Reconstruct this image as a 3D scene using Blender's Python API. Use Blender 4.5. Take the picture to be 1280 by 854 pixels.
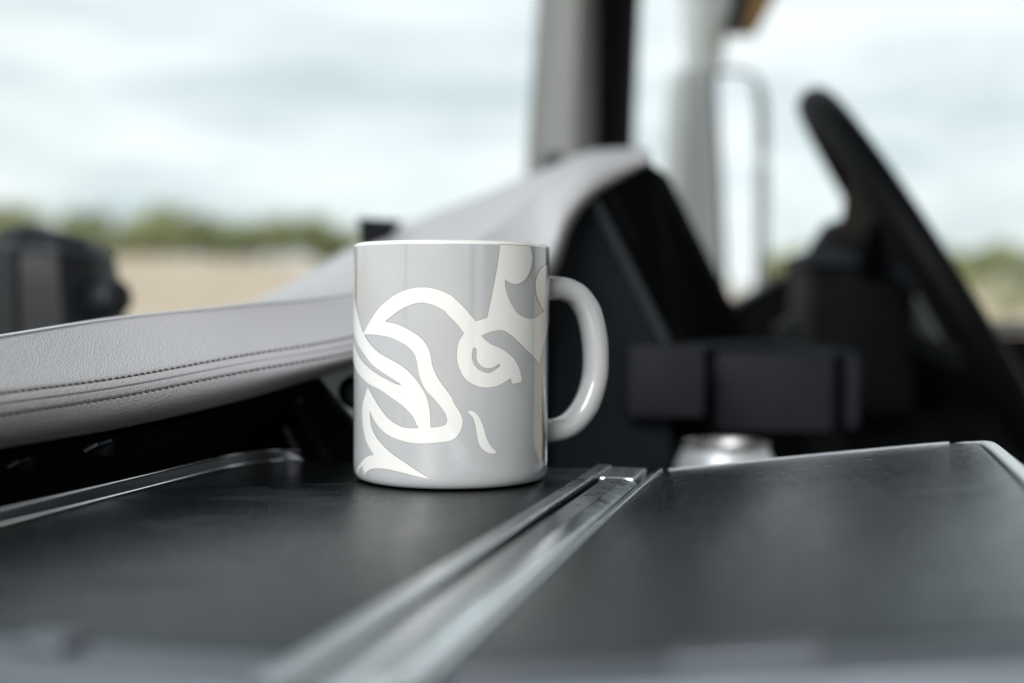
import bpy, bmesh, math, random
from mathutils import Vector, Matrix, geometry

random.seed(7)
for o in list(bpy.data.objects):
    bpy.data.objects.remove(o, do_unlink=True)
scene = bpy.context.scene
COL = scene.collection

# ------------------------------------------------------------------ camera
F_PX, HORIZON, ROLL, EYE = 1600.0, 385.0, 0.006, 0.0721
PITCH = math.atan((427 - HORIZON) / F_PX)
_c, _s = math.cos(PITCH), math.sin(PITCH)
FW = Vector((0, _c, -_s))
_r, _u = Vector((1, 0, 0)), Vector((0, _s, _c))
RT = _r * math.cos(ROLL) + _u * math.sin(ROLL)
UP = -_r * math.sin(ROLL) + _u * math.cos(ROLL)
CAM = Vector((0, 0, EYE))

cam_d = bpy.data.cameras.new('camera')
cam_d.sensor_width = 36.0
cam_d.lens = F_PX / 1280.0 * 36.0
cam_d.clip_start = 0.02
cam_d.clip_end = 5000
cam_d.dof.use_dof = True
cam_d.dof.focus_distance = 0.505
cam_d.dof.aperture_fstop = 45.0 / 13.0
cam_d.dof.aperture_blades = 0
cam = bpy.data.objects.new('camera', cam_d)
COL.objects.link(cam)
cam.matrix_world = Matrix(((RT.x, UP.x, -FW.x, CAM.x), (RT.y, UP.y, -FW.y, CAM.y),
                           (RT.z, UP.z, -FW.z, CAM.z), (0, 0, 0, 1)))
scene.camera = cam

# ------------------------------------------------------------------ sky and sun (bright overcast)
SUN_DIR = Vector((-0.34, -0.84, 0.42)).normalized()       # from the scene towards the sun
world = bpy.data.worlds.new('World')
scene.world = world
world.use_nodes = True
nt = world.node_tree
nt.nodes.clear()
def N(tree, kind, **kw):
    n = tree.nodes.new(kind)
    for k, v in kw.items():
        setattr(n, k, v)
    return n
tc = N(nt, 'ShaderNodeTexCoord')
mp = N(nt, 'ShaderNodeMapping')
mp.inputs['Scale'].default_value = (1.9, 1.9, 8.0)
mp.inputs['Location'].default_value = (0.3, 0.1, 0.4)
no = N(nt, 'ShaderNodeTexNoise')
no.inputs['Scale'].default_value = 2.0
no.inputs['Detail'].default_value = 5
no.inputs['Roughness'].default_value = 0.55
rp = N(nt, 'ShaderNodeValToRGB')
rp.color_ramp.elements[0].position = 0.34
rp.color_ramp.elements[0].color = (0.60, 0.70, 0.73, 1)
rp.color_ramp.elements[1].position = 0.62
rp.color_ramp.elements[1].color = (0.97, 1.03, 1.04, 1)
sky = N(nt, 'ShaderNodeTexSky', sky_type='NISHITA', sun_disc=False)
sky.sun_elevation = math.asin(SUN_DIR.z)
sky.sun_rotation = math.atan2(SUN_DIR.x, SUN_DIR.y)
sk = N(nt, 'ShaderNodeVectorMath', operation='SCALE')
sk.inputs['Scale'].default_value = 0.10
mx = N(nt, 'ShaderNodeMix', data_type='RGBA')
mx.inputs['Factor'].default_value = 0.93
bg = N(nt, 'ShaderNodeBackground')
bg.inputs['Strength'].default_value = 1.18
wo = N(nt, 'ShaderNodeOutputWorld')
nt.links.new(tc.outputs['Generated'], mp.inputs['Vector'])
nt.links.new(mp.outputs['Vector'], no.inputs['Vector'])
nt.links.new(no.outputs['Fac'], rp.inputs['Fac'])
nt.links.new(sky.outputs['Color'], sk.inputs[0])
nt.links.new(sk.outputs['Vector'], mx.inputs['A'])
nt.links.new(rp.outputs['Color'], mx.inputs['B'])
nt.links.new(mx.outputs['Result'], bg.inputs['Color'])
nt.links.new(bg.outputs['Background'], wo.inputs['Surface'])

sun_d = bpy.data.lights.new('sun', 'SUN')
sun_d.energy = 3.2
sun_d.angle = math.radians(30)
sun_d.color = (1.0, 0.985, 0.965)
sun = bpy.data.objects.new('sun', sun_d)
COL.objects.link(sun)
sun.location = (-2, -3, 4)
sun.rotation_euler = SUN_DIR.to_track_quat('Z', 'Y').to_euler()

vs = scene.view_settings
vs.view_transform = 'Standard'
vs.look = 'None'
vs.exposure = 0.0
vs.gamma = 1.0
vs.use_curve_mapping = False
scene.cycles.max_bounces = 8
scene.cycles.transparent_max_bounces = 12
scene.cycles.caustics_reflective = False
scene.cycles.caustics_refractive = False
scene.cycles.use_denoising = True

# ------------------------------------------------------------------ placing helpers
def ray(px, py):
    return FW + RT * ((px - 640) / F_PX) + UP * ((427 - py) / F_PX)
def at(px, py, D):
    """world point seen at photograph pixel (px, py) at distance D ahead of the camera"""
    d = ray(px, py)
    return CAM + d * (D / d.y)

# ------------------------------------------------------------------ object helpers
def thing(name, label, cat, loc, group=None):
    o = bpy.data.objects.new(name, None)
    COL.objects.link(o)
    o.empty_display_size = 0.02
    o.location = loc
    o['label'] = label
    o['category'] = cat
    if group:
        o['group'] = group
    return o
def root_loc(o):
    l = Vector((0, 0, 0))
    while o:
        l += o.location
        o = o.parent
    return l
def finish(name, bm, mats, parent=None, smooth=True, label=None, kind=None, angle=40):
    """link a bmesh given in world coordinates as one object"""
    off = root_loc(parent)
    bmesh.ops.recalc_face_normals(bm, faces=bm.faces)
    for v in bm.verts:
        v.co -= off
    me = bpy.data.meshes.new(name)
    bm.to_mesh(me)
    bm.free()
    for m in (mats if isinstance(mats, (list, tuple)) else [mats]):
        me.materials.append(m)
    if smooth:
        me.polygons.foreach_set('use_smooth', [True] * len(me.polygons))
        if angle:
            me.set_sharp_from_angle(angle=math.radians(angle))
    o = bpy.data.objects.new(name, me)
    COL.objects.link(o)
    o.parent = parent
    if label:
        o['label'] = label
    if kind:
        o['kind'] = kind
    return o
def tag(o, label, cat):
    o['label'] = label
    o['category'] = cat
    return o

def box_bm(c, ax, half, bev=0.0, seg=2, bm=None):
    """box with centre c, axes ax (3 unit vectors) and half sizes"""
    new = bmesh.new()
    bmesh.ops.create_cube(new, size=2)
    if bev:
        for v in new.verts:
            v.co = Vector((v.co.x * half[0], v.co.y * half[1], v.co.z * half[2]))
        bmesh.ops.bevel(new, geom=new.edges[:], offset=bev, segments=seg, affect='EDGES', profile=0.6)
    else:
        for v in new.verts:
            v.co = Vector((v.co.x * half[0], v.co.y * half[1], v.co.z * half[2]))
    for v in new.verts:
        v.co = c + ax[0] * v.co.x + ax[1] * v.co.y + ax[2] * v.co.z
    if bm is None:
        return new
    me = bpy.data.meshes.new('tmp')
    new.to_mesh(me)
    new.free()
    bm.from_mesh(me)
    bpy.data.meshes.remove(me)
    return bm
XYZ = (Vector((1, 0, 0)), Vector((0, 1, 0)), Vector((0, 0, 1)))
def pbox(x0, y0, x1, y1, D, depth, bev=0.0, yaw=0.0, seg=2, bm=None):
    """box whose front face covers that pixel rectangle at distance D"""
    a, b = at(x0, y1, D), at(x1, y0, D)
    cx = (a + b) / 2
    w, h = abs(b.x - a.x) / 2, abs(b.z - a.z) / 2
    ca, sa = math.cos(yaw), math.sin(yaw)
    ax = (Vector((ca, sa, 0)), Vector((-sa, ca, 0)), Vector((0, 0, 1)))
    return box_bm(cx + ax[1] * depth / 2, ax, (w, depth / 2, h), bev, seg, bm)

def catmull(p, n, closed=False):
    out = []
    m = len(p)
    segs = m if closed else m - 1
    for i in range(segs):
        if closed:
            a, b, c, d = p[(i - 1) % m], p[i], p[(i + 1) % m], p[(i + 2) % m]
        else:
            a = p[i - 1] if i else p[0] * 2 - p[1]
            b, c = p[i], p[i + 1]
            d = p[i + 2] if i + 2 < m else p[m - 1] * 2 - p[m - 2]
        for k in range(n):
            t = k / n
            out.append(0.5 * (2 * b + (c - a) * t + (2 * a - 5 * b + 4 * c - d) * t * t + (3 * b - a - 3 * c + d) * t ** 3))
    if not closed:
        out.append(p[-1].copy())
    return out

def sweep(path, ring_fn, bm=None, closed=False, up=Vector((0, 0, 1)), caps=True):
    """sweep ring_fn(i, n) -> list of (side, up) offsets along a path"""
    bm = bm or bmesh.new()
    n = len(path)
    rings = []
    for i, p in enumerate(path):
        if closed:
            t = path[(i + 1) % n] - path[i - 1]
        else:
            t = path[min(i + 1, n - 1)] - path[max(i - 1, 0)]
        t.normalize()
        s = t.cross(up).normalized()
        w = s.cross(t).normalized()
        rings.append([bm.verts.new(p + s * a + w * b) for a, b in ring_fn(i, n)])
    k = len(rings[0])
    for i in range(n if closed else n - 1):
        A, B = rings[i], rings[(i + 1) % n]
        for j in range(k):
            bm.faces.new((A[j], A[(j + 1) % k], B[(j + 1) % k], B[j]))
    if caps and not closed:
        bm.faces.new(rings[0][::-1])
        bm.faces.new(rings[-1])
    return bm
def circ(r, k=12, ry=None):
    ry = ry or r
    return lambda i, n: [(r * math.cos(2 * math.pi * j / k), ry * math.sin(2 * math.pi * j / k)) for j in range(k)]
def rect(w, h, x0=0.0, y0=0.0):
    return lambda i, n: [(x0 - w / 2, y0 - h / 2), (x0 + w / 2, y0 - h / 2), (x0 + w / 2, y0 + h / 2), (x0 - w / 2, y0 + h / 2)]

def lathe(c, prof, seg=96, bm=None, axis=None):
    bm = bm or bmesh.new()
    if axis is None:
        ax = XYZ
    else:
        z = axis.normalized()
        x = z.orthogonal().normalized()
        ax = (x, z.cross(x), z)
    rings = []
    for r, z in prof:
        if r < 1e-6:
            rings.append([bm.verts.new(c + ax[2] * z)])
        else:
            rings.append([bm.verts.new(c + ax[0] * (r * math.cos(2 * math.pi * j / seg)) + ax[1] * (r * math.sin(2 * math.pi * j / seg)) + ax[2] * z) for j in range(seg)])
    for A, B in zip(rings, rings[1:]):
        for j in range(seg):
            k = (j + 1) % seg
            if len(A) == 1 and len(B) > 1:
                bm.faces.new((A[0], B[k], B[j]))
            elif len(B) == 1 and len(A) > 1:
                bm.faces.new((A[j], A[k], B[0]))
            elif len(A) > 1:
                bm.faces.new((A[j], A[k], B[k], B[j]))
    return bm

def grid_bm(rows, bm=None):
    bm = bm or bmesh.new()
    V = [[bm.verts.new(p) for p in r] for r in rows]
    for a, b in zip(V, V[1:]):
        for j in range(len(a) - 1):
            bm.faces.new((a[j], a[j + 1], b[j + 1], b[j]))
    return bm
def slab(poly, back, bm=None):
    """solid between a polygon (list of points) and its copy shifted by back"""
    bm = bm or bmesh.new()
    A = [bm.verts.new(p) for p in poly]
    B = [bm.verts.new(p + back) for p in poly]
    bm.faces.new(A)
    bm.faces.new(B[::-1])
    for i in range(len(A)):
        j = (i + 1) % len(A)
        bm.faces.new((A[i], B[i], B[j], A[j]))
    return bm

# ------------------------------------------------------------------ materials
def material(name, col, rough=0.5, metal=0.0, spec=0.5, coat=0.0, var=0.0, var_scale=40.0,
             bump=None, rough_var=0.0, rough_scale=30.0):
    """Principled with slight colour and gloss variation; bump = list of (kind, scale, strength, distance)"""
    m = bpy.data.materials.new(name)
    m.use_nodes = True
    t = m.node_tree
    b = t.nodes['Principled BSDF']
    b.inputs['Base Color'].default_value = (*col, 1)
    b.inputs['Roughness'].default_value = rough
    b.inputs['Metallic'].default_value = metal
    b.inputs['Specular IOR Level'].default_value = spec
    b.inputs['Coat Weight'].default_value = coat
    b.inputs['Coat Roughness'].default_value = 0.03
    co = N(t, 'ShaderNodeTexCoord')
    if var:
        n = N(t, 'ShaderNodeTexNoise')
        n.inputs['Scale'].default_value = var_scale
        n.inputs['Detail'].default_value = 6
        t.links.new(co.outputs['Object'], n.inputs['Vector'])
        r = N(t, 'ShaderNodeMapRange')
        r.inputs['From Min'].default_value = 0.3
        r.inputs['From Max'].default_value = 0.7
        r.inputs['To Min'].default_value = 1 - var
        r.inputs['To Max'].default_value = 1 + var
        t.links.new(n.outputs['Fac'], r.inputs['Value'])
        s = N(t, 'ShaderNodeVectorMath', operation='SCALE')
        s.inputs[0].default_value = col
        t.links.new(r.outputs['Result'], s.inputs['Scale'])
        t.links.new(s.outputs['Vector'], b.inputs['Base Color'])
    if rough_var:
        n = N(t, 'ShaderNodeTexNoise')
        n.inputs['Scale'].default_value = rough_scale
        n.inputs['Detail'].default_value = 8
        n.inputs['Roughness'].default_value = 0.65
        t.links.new(co.outputs['Object'], n.inputs['Vector'])
        r = N(t, 'ShaderNodeMapRange')
        r.inputs['From Min'].default_value = 0.3
        r.inputs['From Max'].default_value = 0.7
        r.inputs['To Min'].default_value = max(0.02, rough - rough_var)
        r.inputs['To Max'].default_value = rough + rough_var
        t.links.new(n.outputs['Fac'], r.inputs['Value'])
        t.links.new(r.outputs['Result'], b.inputs['Roughness'])
    prev = None
    for kind, sc, st, dist in (bump or []):
        if kind == 'voronoi':
            n = N(t, 'ShaderNodeTexVoronoi', feature='SMOOTH_F1')
            n.inputs['Smoothness'].default_value = 0.6
            out = n.outputs['Distance']
        elif kind == 'pebble':
            n = N(t, 'ShaderNodeTexVoronoi', feature='DISTANCE_TO_EDGE')
            r = N(t, 'ShaderNodeMapRange', interpolation_type='SMOOTHSTEP')
            r.inputs['From Max'].default_value = 0.28
            t.links.new(n.outputs['Distance'], r.inputs['Value'])
            out = r.outputs['Result']
        else:
            n = N(t, 'ShaderNodeTexNoise')
            n.inputs['Detail'].default_value = 4
            out = n.outputs['Fac']
        n.inputs['Scale'].default_value = sc
        t.links.new(co.outputs['Object'], n.inputs['Vector'])
        bp = N(t, 'ShaderNodeBump')
        bp.inputs['Strength'].default_value = st
        bp.inputs['Distance'].default_value = dist
        t.links.new(out, bp.inputs['Height'])
        if prev:
            t.links.new(prev.outputs['Normal'], bp.inputs['Normal'])
        prev = bp
    if prev:
        t.links.new(prev.outputs['Normal'], b.inputs['Normal'])
    return m

M = {}
M['glaze_grey'] = material('glaze_grey', (0.475, 0.488, 0.503), 0.09, spec=0.5, coat=0.6, var=0.012, var_scale=60,
                           bump=[('noise', 48, 0.2, 0.0013), ('noise', 700, 0.03, 0.0002)])
M['glaze_white'] = material('glaze_white', (0.81, 0.82, 0.80), 0.08, spec=0.5, coat=0.6, var=0.012, var_scale=70,
                            bump=[('noise', 48, 0.2, 0.0013), ('noise', 700, 0.03, 0.0002)])
M['glaze_line'] = material('glaze_line', (0.36, 0.325, 0.29), 0.3, spec=0.4, var=0.03)
M['dash_leather'] = material('dash_leather', (0.535, 0.535, 0.56), 0.48, spec=0.4, var=0.03, var_scale=18, rough_var=0.07, rough_scale=60,
                             bump=[('noise', 30, 0.12, 0.002), ('pebble', 720, 0.6, 0.0002), ('noise', 1500, 0.3, 0.0002)])
M['thread'] = material('thread', (0.07, 0.06, 0.065), 0.8, var=0.15, var_scale=400)
M['pad_black'] = material('pad_black', (0.0035, 0.0046, 0.0056), 0.19, spec=0.26, var=0.3, var_scale=14, rough_var=0.06, rough_scale=26,
                          bump=[('noise', 14, 0.08, 0.002), ('pebble', 700, 0.6, 0.00013), ('noise', 1800, 0.3, 0.0001)])
def smudges(m, loc):
    t = m.node_tree
    b = t.nodes['Principled BSDF']
    b.inputs['Specular Tint'].default_value = (0.64, 0.90, 1.0, 1)  # teal put into the sheen in place of cooler sky light
    old = b.inputs['Roughness'].links[0].from_socket
    co = N(t, 'ShaderNodeTexCoord')
    mp = N(t, 'ShaderNodeMapping')
    mp.inputs['Location'].default_value = loc
    mp.inputs['Rotation'].default_value = (0, 0, 0.5)
    mp.inputs['Scale'].default_value = (1.0, 2.2, 1.0)
    n = N(t, 'ShaderNodeTexNoise')
    n.inputs['Scale'].default_value = 11
    n.inputs['Detail'].default_value = 4
    n.inputs['Roughness'].default_value = 0.55
    n.inputs['Distortion'].default_value = 0.4
    r = N(t, 'ShaderNodeMapRange', interpolation_type='SMOOTHSTEP')
    r.inputs['From Min'].default_value = 0.53
    r.inputs['From Max'].default_value = 0.72
    r.inputs['To Max'].default_value = 0.26
    ad = N(t, 'ShaderNodeMath', operation='ADD')
    t.links.new(co.outputs['Object'], mp.inputs['Vector'])
    t.links.new(mp.outputs['Vector'], n.inputs['Vector'])
    t.links.new(n.outputs['Fac'], r.inputs['Value'])
    t.links.new(old, ad.inputs[0])
    t.links.new(r.outputs['Result'], ad.inputs[1])
    t.links.new(ad.outputs[0], b.inputs['Roughness'])
    # scattered dust specks
    vo = N(t, 'ShaderNodeTexVoronoi', feature='F1')
    vo.inputs['Scale'].default_value = 150
    vo.inputs['Randomness'].default_value = 1.0
    lt = N(t, 'ShaderNodeMapRange')
    lt.inputs['From Min'].default_value = 0.035
    lt.inputs['From Max'].default_value = 0.055
    lt.inputs['To Min'].default_value = 1.0
    lt.inputs['To Max'].default_value = 0.0
    ga = N(t, 'ShaderNodeMath', operation='GREATER_THAN')
    ga.inputs[1].default_value = 0.72
    sx = N(t, 'ShaderNodeSeparateColor')
    mu = N(t, 'ShaderNodeMath', operation='MULTIPLY')
    mi = N(t, 'ShaderNodeMix', data_type='RGBA')
    mi.inputs['B'].default_value = (0.16, 0.16, 0.15, 1)
    base = b.inputs['Base Color'].links[0].from_socket
    t.links.new(co.outputs['Object'], vo.inputs['Vector'])
    t.links.new(vo.outputs['Distance'], lt.inputs['Value'])
    t.links.new(vo.outputs['Color'], sx.inputs[0])
    t.links.new(sx.outputs[0], ga.inputs[0])
    t.links.new(lt.outputs['Result'], mu.inputs[0])
    t.links.new(ga.outputs[0], mu.inputs[1])
    t.links.new(mu.outputs[0], mi.inputs['Factor'])
    t.links.new(base, mi.inputs['A'])
    t.links.new(mi.outputs['Result'], b.inputs['Base Color'])
smudges(M['pad_black'], (0.3, 0.2, 0))
M['alu'] = material('aluminium', (0.82, 0.84, 0.85), 0.17, metal=1.0, rough_var=0.06, rough_scale=120, bump=[('noise', 900, 0.04, 0.0002)])
M['alu_satin'] = material('aluminium_satin', (0.42, 0.44, 0.48), 0.36, metal=1.0, rough_var=0.08, rough_scale=90)
M['alu_rail'] = material('aluminium_rail', (0.42, 0.44, 0.46), 0.32, metal=1.0, rough_var=0.10, rough_scale=160, bump=[('noise', 500, 0.05, 0.0002)])
M['alu_dark'] = material('anodised_dark', (0.03, 0.033, 0.042), 0.34, metal=0.5, rough_var=0.06, rough_scale=90)
M['trim_satin'] = material('satin_trim', (0.13, 0.145, 0.17), 0.42, metal=0.6, rough_var=0.06, rough_scale=90)
M['alu_light'] = material('aluminium_light', (0.80, 0.82, 0.83), 0.30, metal=0.7, rough_var=0.05, rough_scale=90)
M['black'] = material('black_plastic', (0.0032, 0.0039, 0.0049), 0.6, spec=0.07, var=0.15, rough_var=0.1, bump=[('noise', 900, 0.15, 0.0003)])
M['slate'] = material('slate_plastic', (0.017, 0.0215, 0.028), 0.6, spec=0.12, var=0.1, rough_var=0.08, bump=[('noise', 900, 0.15, 0.0003)])
M['flap'] = material('flap_plastic', (0.019, 0.021, 0.027), 0.6, spec=0.12, var=0.1, rough_var=0.08)
M['slate_light'] = material('slate_edge', (0.04, 0.047, 0.054), 0.45, spec=0.4, var=0.08)
M['display'] = material('display_black', (0.002, 0.0025, 0.003), 0.85, spec=0.03, var=0.1)
M['rubber'] = material('black_rubber', (0.004, 0.0046, 0.0056), 0.6, spec=0.1, var=0.1)
M['wheel'] = material('wheel_leather', (0.0035, 0.0045, 0.0058), 0.5, spec=0.10, var=0.1, bump=[('voronoi', 700, 0.3, 0.0003)])
M['trim_grey'] = material('pillar_trim', (0.30, 0.315, 0.31), 0.75, spec=0.3, var=0.04, bump=[('noise', 700, 0.3, 0.0005)])
M['headliner'] = material('headliner', (0.30, 0.30, 0.29), 0.9, spec=0.2, var=0.04)
M['mirror_white'] = material('mirror_paint', (0.62, 0.66, 0.66), 0.3, spec=0.5, coat=0.4, var=0.02)
M['mirror_glass'] = material('mirror_glass', (0.93, 0.95, 0.96), 0.02, metal=1.0, var=0.01)
M['device'] = material('housing_plastic', (0.013, 0.015, 0.018), 0.45, spec=0.25, var=0.1, rough_var=0.06)
M['orange'] = material('orange_lens', (0.42, 0.24, 0.09), 0.25, spec=0.5, var=0.05)
M['can'] = material('can_metal', (0.62, 0.62, 0.62), 0.42, metal=1.0, rough_var=0.05, rough_scale=100)
M['can_print'] = material('can_print', (0.72, 0.76, 0.80), 0.36, metal=0.35, var=0.08, var_scale=120)
M['vent'] = material('vent_bezel', (0.62, 0.70, 0.70), 0.35, metal=0.0, var=0.04)
M['soil'] = material('dry_field', (0.50, 0.405, 0.305), 0.95, spec=0.1, var=0.14, var_scale=0.12, bump=[('noise', 2.0, 0.4, 0.1)])
M['bark'] = material('bark', (0.10, 0.075, 0.055), 0.9, spec=0.1, var=0.2, var_scale=3)
def foliage(name, a, b, sc):
    m = material(name, a, 0.7, spec=0.2)
    t = m.node_tree
    p = t.nodes['Principled BSDF']
    co = N(t, 'ShaderNodeTexCoord')
    n = N(t, 'ShaderNodeTexNoise')
    n.inputs['Scale'].default_value = sc
    r = N(t, 'ShaderNodeValToRGB')
    r.color_ramp.elements[0].position = 0.35
    r.color_ramp.elements[0].color = (*a, 1)
    r.color_ramp.elements[1].position = 0.65
    r.color_ramp.elements[1].color = (*b, 1)
    t.links.new(co.outputs['Object'], n.inputs['Vector'])
    t.links.new(n.outputs['Fac'], r.inputs['Fac'])
    t.links.new(r.outputs['Color'], p.inputs['Base Color'])
    return m
M['leaf_far'] = foliage('far_leaves', (0.16, 0.20, 0.09), (0.30, 0.32, 0.15), 0.12)  # leaf colour lightened, distance haze painted into it
M['leaf_yellow'] = foliage('yellow_leaves', (0.22, 0.24, 0.05), (0.36, 0.36, 0.10), 0.6)
M['leaf_pale'] = foliage('pale_leaves', (0.22, 0.24, 0.12), (0.55, 0.55, 0.38), 1.5)
def glass(name):
    m = bpy.data.materials.new(name)
    m.use_nodes = True
    t = m.node_tree
    t.nodes.clear()
    o = N(t, 'ShaderNodeOutputMaterial')
    tr = N(t, 'ShaderNodeBsdfTransparent')
    tr.inputs['Color'].default_value = (0.95, 0.965, 0.965, 1)
    gl = N(t, 'ShaderNodeBsdfGlossy')
    gl.inputs['Roughness'].default_value = 0.01
    fr = N(t, 'ShaderNodeFresnel')
    fr.inputs['IOR'].default_value = 1.35
    mi = N(t, 'ShaderNodeMixShader')
    t.links.new(fr.outputs[0], mi.inputs[0])
    t.links.new(tr.outputs[0], mi.inputs[1])
    t.links.new(gl.outputs[0], mi.inputs[2])
    du = N(t, 'ShaderNodeBsdfDiffuse')  # thin dust film, doubling as a milky veil in place of bloom
    du.inputs['Color'].default_value = (0.8, 0.8, 0.78, 1)
    tl_ = N(t, 'ShaderNodeBsdfTranslucent')
    tl_.inputs['Color'].default_value = (0.8, 0.8, 0.78, 1)
    d2 = N(t, 'ShaderNodeMixShader')
    t.links.new(du.outputs[0], d2.inputs[1])
    t.links.new(tl_.outputs[0], d2.inputs[2])
    co = N(t, 'ShaderNodeTexCoord')
    n = N(t, 'ShaderNodeTexNoise')
    n.inputs['Scale'].default_value = 6
    n.inputs['Detail'].default_value = 6
    r = N(t, 'ShaderNodeMapRange')
    r.inputs['From Min'].default_value = 0.35
    r.inputs['From Max'].default_value = 0.7
    r.inputs['To Min'].default_value = 0.015
    r.inputs['To Max'].default_value = 0.07
    m3 = N(t, 'ShaderNodeMixShader')
    t.links.new(co.outputs['Object'], n.inputs['Vector'])
    t.links.new(n.outputs['Fac'], r.inputs['Value'])
    t.links.new(r.outputs['Result'], m3.inputs[0])
    t.links.new(mi.outputs[0], m3.inputs[1])
    t.links.new(d2.outputs[0], m3.inputs[2])
    t.links.new(m3.outputs[0], o.inputs['Surface'])
    return m
M['glass'] = glass('window_glass')

# ------------------------------------------------------------------ ground outside the cab
def ground_z(x, y):
    r = math.hypot(x, y)
    az = math.atan2(x, y)
    # the field climbs to a low brow, higher on the left of the view than on the right
    t = max(0.0, min(1.0, (az + 0.36) / 0.60))
    brow = EYE + 150 * ((1 - t) * 0.0365 + t * 0.021)
    if abs(az) > 1.2:
        brow = -2.4 + (brow + 2.4) * max(0, 1 - (abs(az) - 1.2) / 0.6)
    k = max(0.0, min(1.0, (r - 12) / 138))
    k = k * k * (3 - 2 * k)
    base = -2.4 + (brow + 2.4) * k
    if r > 170:
        base -= min(6.0, (r - 170) * 0.02)
    return base
bm = bmesh.new()
RAD = [0, 3, 6, 10, 14, 20, 28, 38, 50, 65, 80, 95, 110, 125, 140, 155, 170, 220, 320, 500, 900, 1800, 3500]
SEG = 160
prev = None
for r in RAD:
    if r == 0:
        ring = [bm.verts.new((0, 0, ground_z(0, 0)))]
    else:
        ring = []
        for j in range(SEG):
            a = 2 * math.pi * j / SEG
            x, y = r * math.sin(a), r * math.cos(a)
            ring.append(bm.verts.new((x, y, ground_z(x, y) + random.uniform(-1, 1) * 0.0015 * min(r, 150))))
    if prev:
        for j in range(SEG):
            k = (j + 1) % SEG
            if len(prev) == 1:
                bm.faces.new((prev[0], ring[j], ring[k]))
            else:
                bm.faces.new((prev[j], ring[j], ring[k], prev[k]))
    prev = ring
g = finish('ground', bm, M['soil'], angle=0, kind='structure')
g['label'] = 'dry beige field rising to a low brow outside the windows'

def leaf_blob(bm, c, rx, ry, rz, n, size):
    for _ in range(n):
        while True:
            p = Vector((random.uniform(-1, 1), random.uniform(-1, 1), random.uniform(-1, 1)))
            if 0.25 < p.length < 1:
                break
        q = c + Vector((p.x * rx, p.y * ry, p.z * rz))
        a = Vector((random.gauss(0, 1), random.gauss(0, 1), random.gauss(0, 1))).normalized()
        b = a.orthogonal().normalized()
        d = a.cross(b)
        s = size * random.uniform(0.6, 1.3)
        bm.faces.new([bm.verts.new(q + b * s), bm.verts.new(q + d * s * 0.6), bm.verts.new(q - b * s), bm.verts.new(q - d * s * 0.6)])
def trunk_bm(bm, base, h, r):
    sweep([base, base + Vector((0.03 * h, 0, h * 0.5)), base + Vector((0, 0.02 * h, h))],
          lambda i, n: [(r * (1 - 0.35 * i) * math.cos(j * 1.0472), r * (1 - 0.35 * i) * math.sin(j * 1.0472)) for j in range(6)], bm, up=Vector((0, 1, 0)))

# far tree line on the brow (reads as one blurred band)
bm = bmesh.new()
bt = bmesh.new()
def far_tree(px, r, h, w):
    az = math.atan((px - 640) / F_PX)
    x, y = r * math.sin(az), r * math.cos(az)
    base = Vector((x, y, ground_z(x, y) - 0.2))
    trunk_bm(bt, base, h * 0.6, 0.12)
    for _ in range(5):
        o = Vector((random.uniform(-.5, .5) * w, random.uniform(-.5, .5) * w, h * random.uniform(0.35, 0.75)))
        leaf_blob(bm, base + o, w * 0.5, w * 0.5, h * 0.33, 85, 0.36)
# heights in metres follow the outline of the blurred band
OUT = [(-60, 4.2), (0, 4.4), (40, 3.6), (70, 2.4), (90, 4.2), (115, 4.3), (138, .9), (150, 1.2), (170, 3.8), (205, 4.4), (230, 4.8), (255, 3.9),
       (280, 3.2), (310, 3.6), (340, 3.9), (370, 4.2), (395, 4.1), (420, 3.6), (450, 3.4), (500, 3.5), (560, 3.8)]
def out_h(px):
    for (a, ha), (b, hb) in zip(OUT, OUT[1:]):
        if a <= px <= b:
            return ha + (hb - ha) * (px - a) / (b - a)
    return 3.5
px = -60
while px < 560:
    h = out_h(px)
    far_tree(px, random.uniform(143, 158), h * random.uniform(1.32, 1.5), random.uniform(2.4, 3.6))
    px += random.uniform(9, 15)
px = 880
while px < 1420:
    far_tree(px, random.uniform(143, 158), random.uniform(3.0, 4.6), random.uniform(2.4, 3.6))
    px += random.uniform(12, 20)
o = finish('tree_line', bm, M['leaf_far'], smooth=False, kind='stuff')
o['label'] = 'blurred band of green trees along the brow of the field'
o['category'] = 'trees'
p = finish('trunks', bt, M['bark'], parent=o, kind='stuff')

def bush(name, label, px, D, w, h, zc_py, mat, n, leaf):
    c = at(px, zc_py, D)
    gz = ground_z(c.x, c.y)
    t = thing(name, label, 'bush', Vector((c.x, c.y, gz)))
    bt = bmesh.new()
    trunk_bm(bt, Vector((c.x, c.y, gz - 0.1)), max(0.6, c.z - gz), 0.05 + 0.02 * w)
    finish('trunk', bt, M['bark'], t)
    bl = bmesh.new()
    for _ in range(9):
        leaf_blob(bl, c + Vector((random.uniform(-.6, .6) * w, random.uniform(-.4, .4) * w, random.uniform(-.55, .55) * h)), w * .5, w * .5, h * .5, n // 9, leaf)
    finish('crown', bl, mat, t, smooth=False)
    return t
bush('bush', 'yellow green bush seen between the door mirror and the steering wheel', 992, 40, 0.55, 0.5, 326, M['leaf_yellow'], 900, 0.09)
bush('bush', 'dark green bush low beside the foot of the door mirror', 916, 45, 0.5, 0.45, 336, M['leaf_far'], 700, 0.09)
bush('bush', 'pale leafy bush in the side window right of the steering wheel', 1256, 16, 0.50, 0.28, 372, M['leaf_pale'], 1600, 0.035)
bush('bush', 'olive brown bush touching the right edge of the steering wheel', 1196, 18, 0.16, 0.25, 352, M['leaf_yellow'], 500, 0.04)

# ------------------------------------------------------------------ dashboard
DASH = thing('dashboard', 'light grey stitched leather dashboard curving up into a dark instrument hood', 'dashboard', at(300, 620, 0.62))
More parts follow.
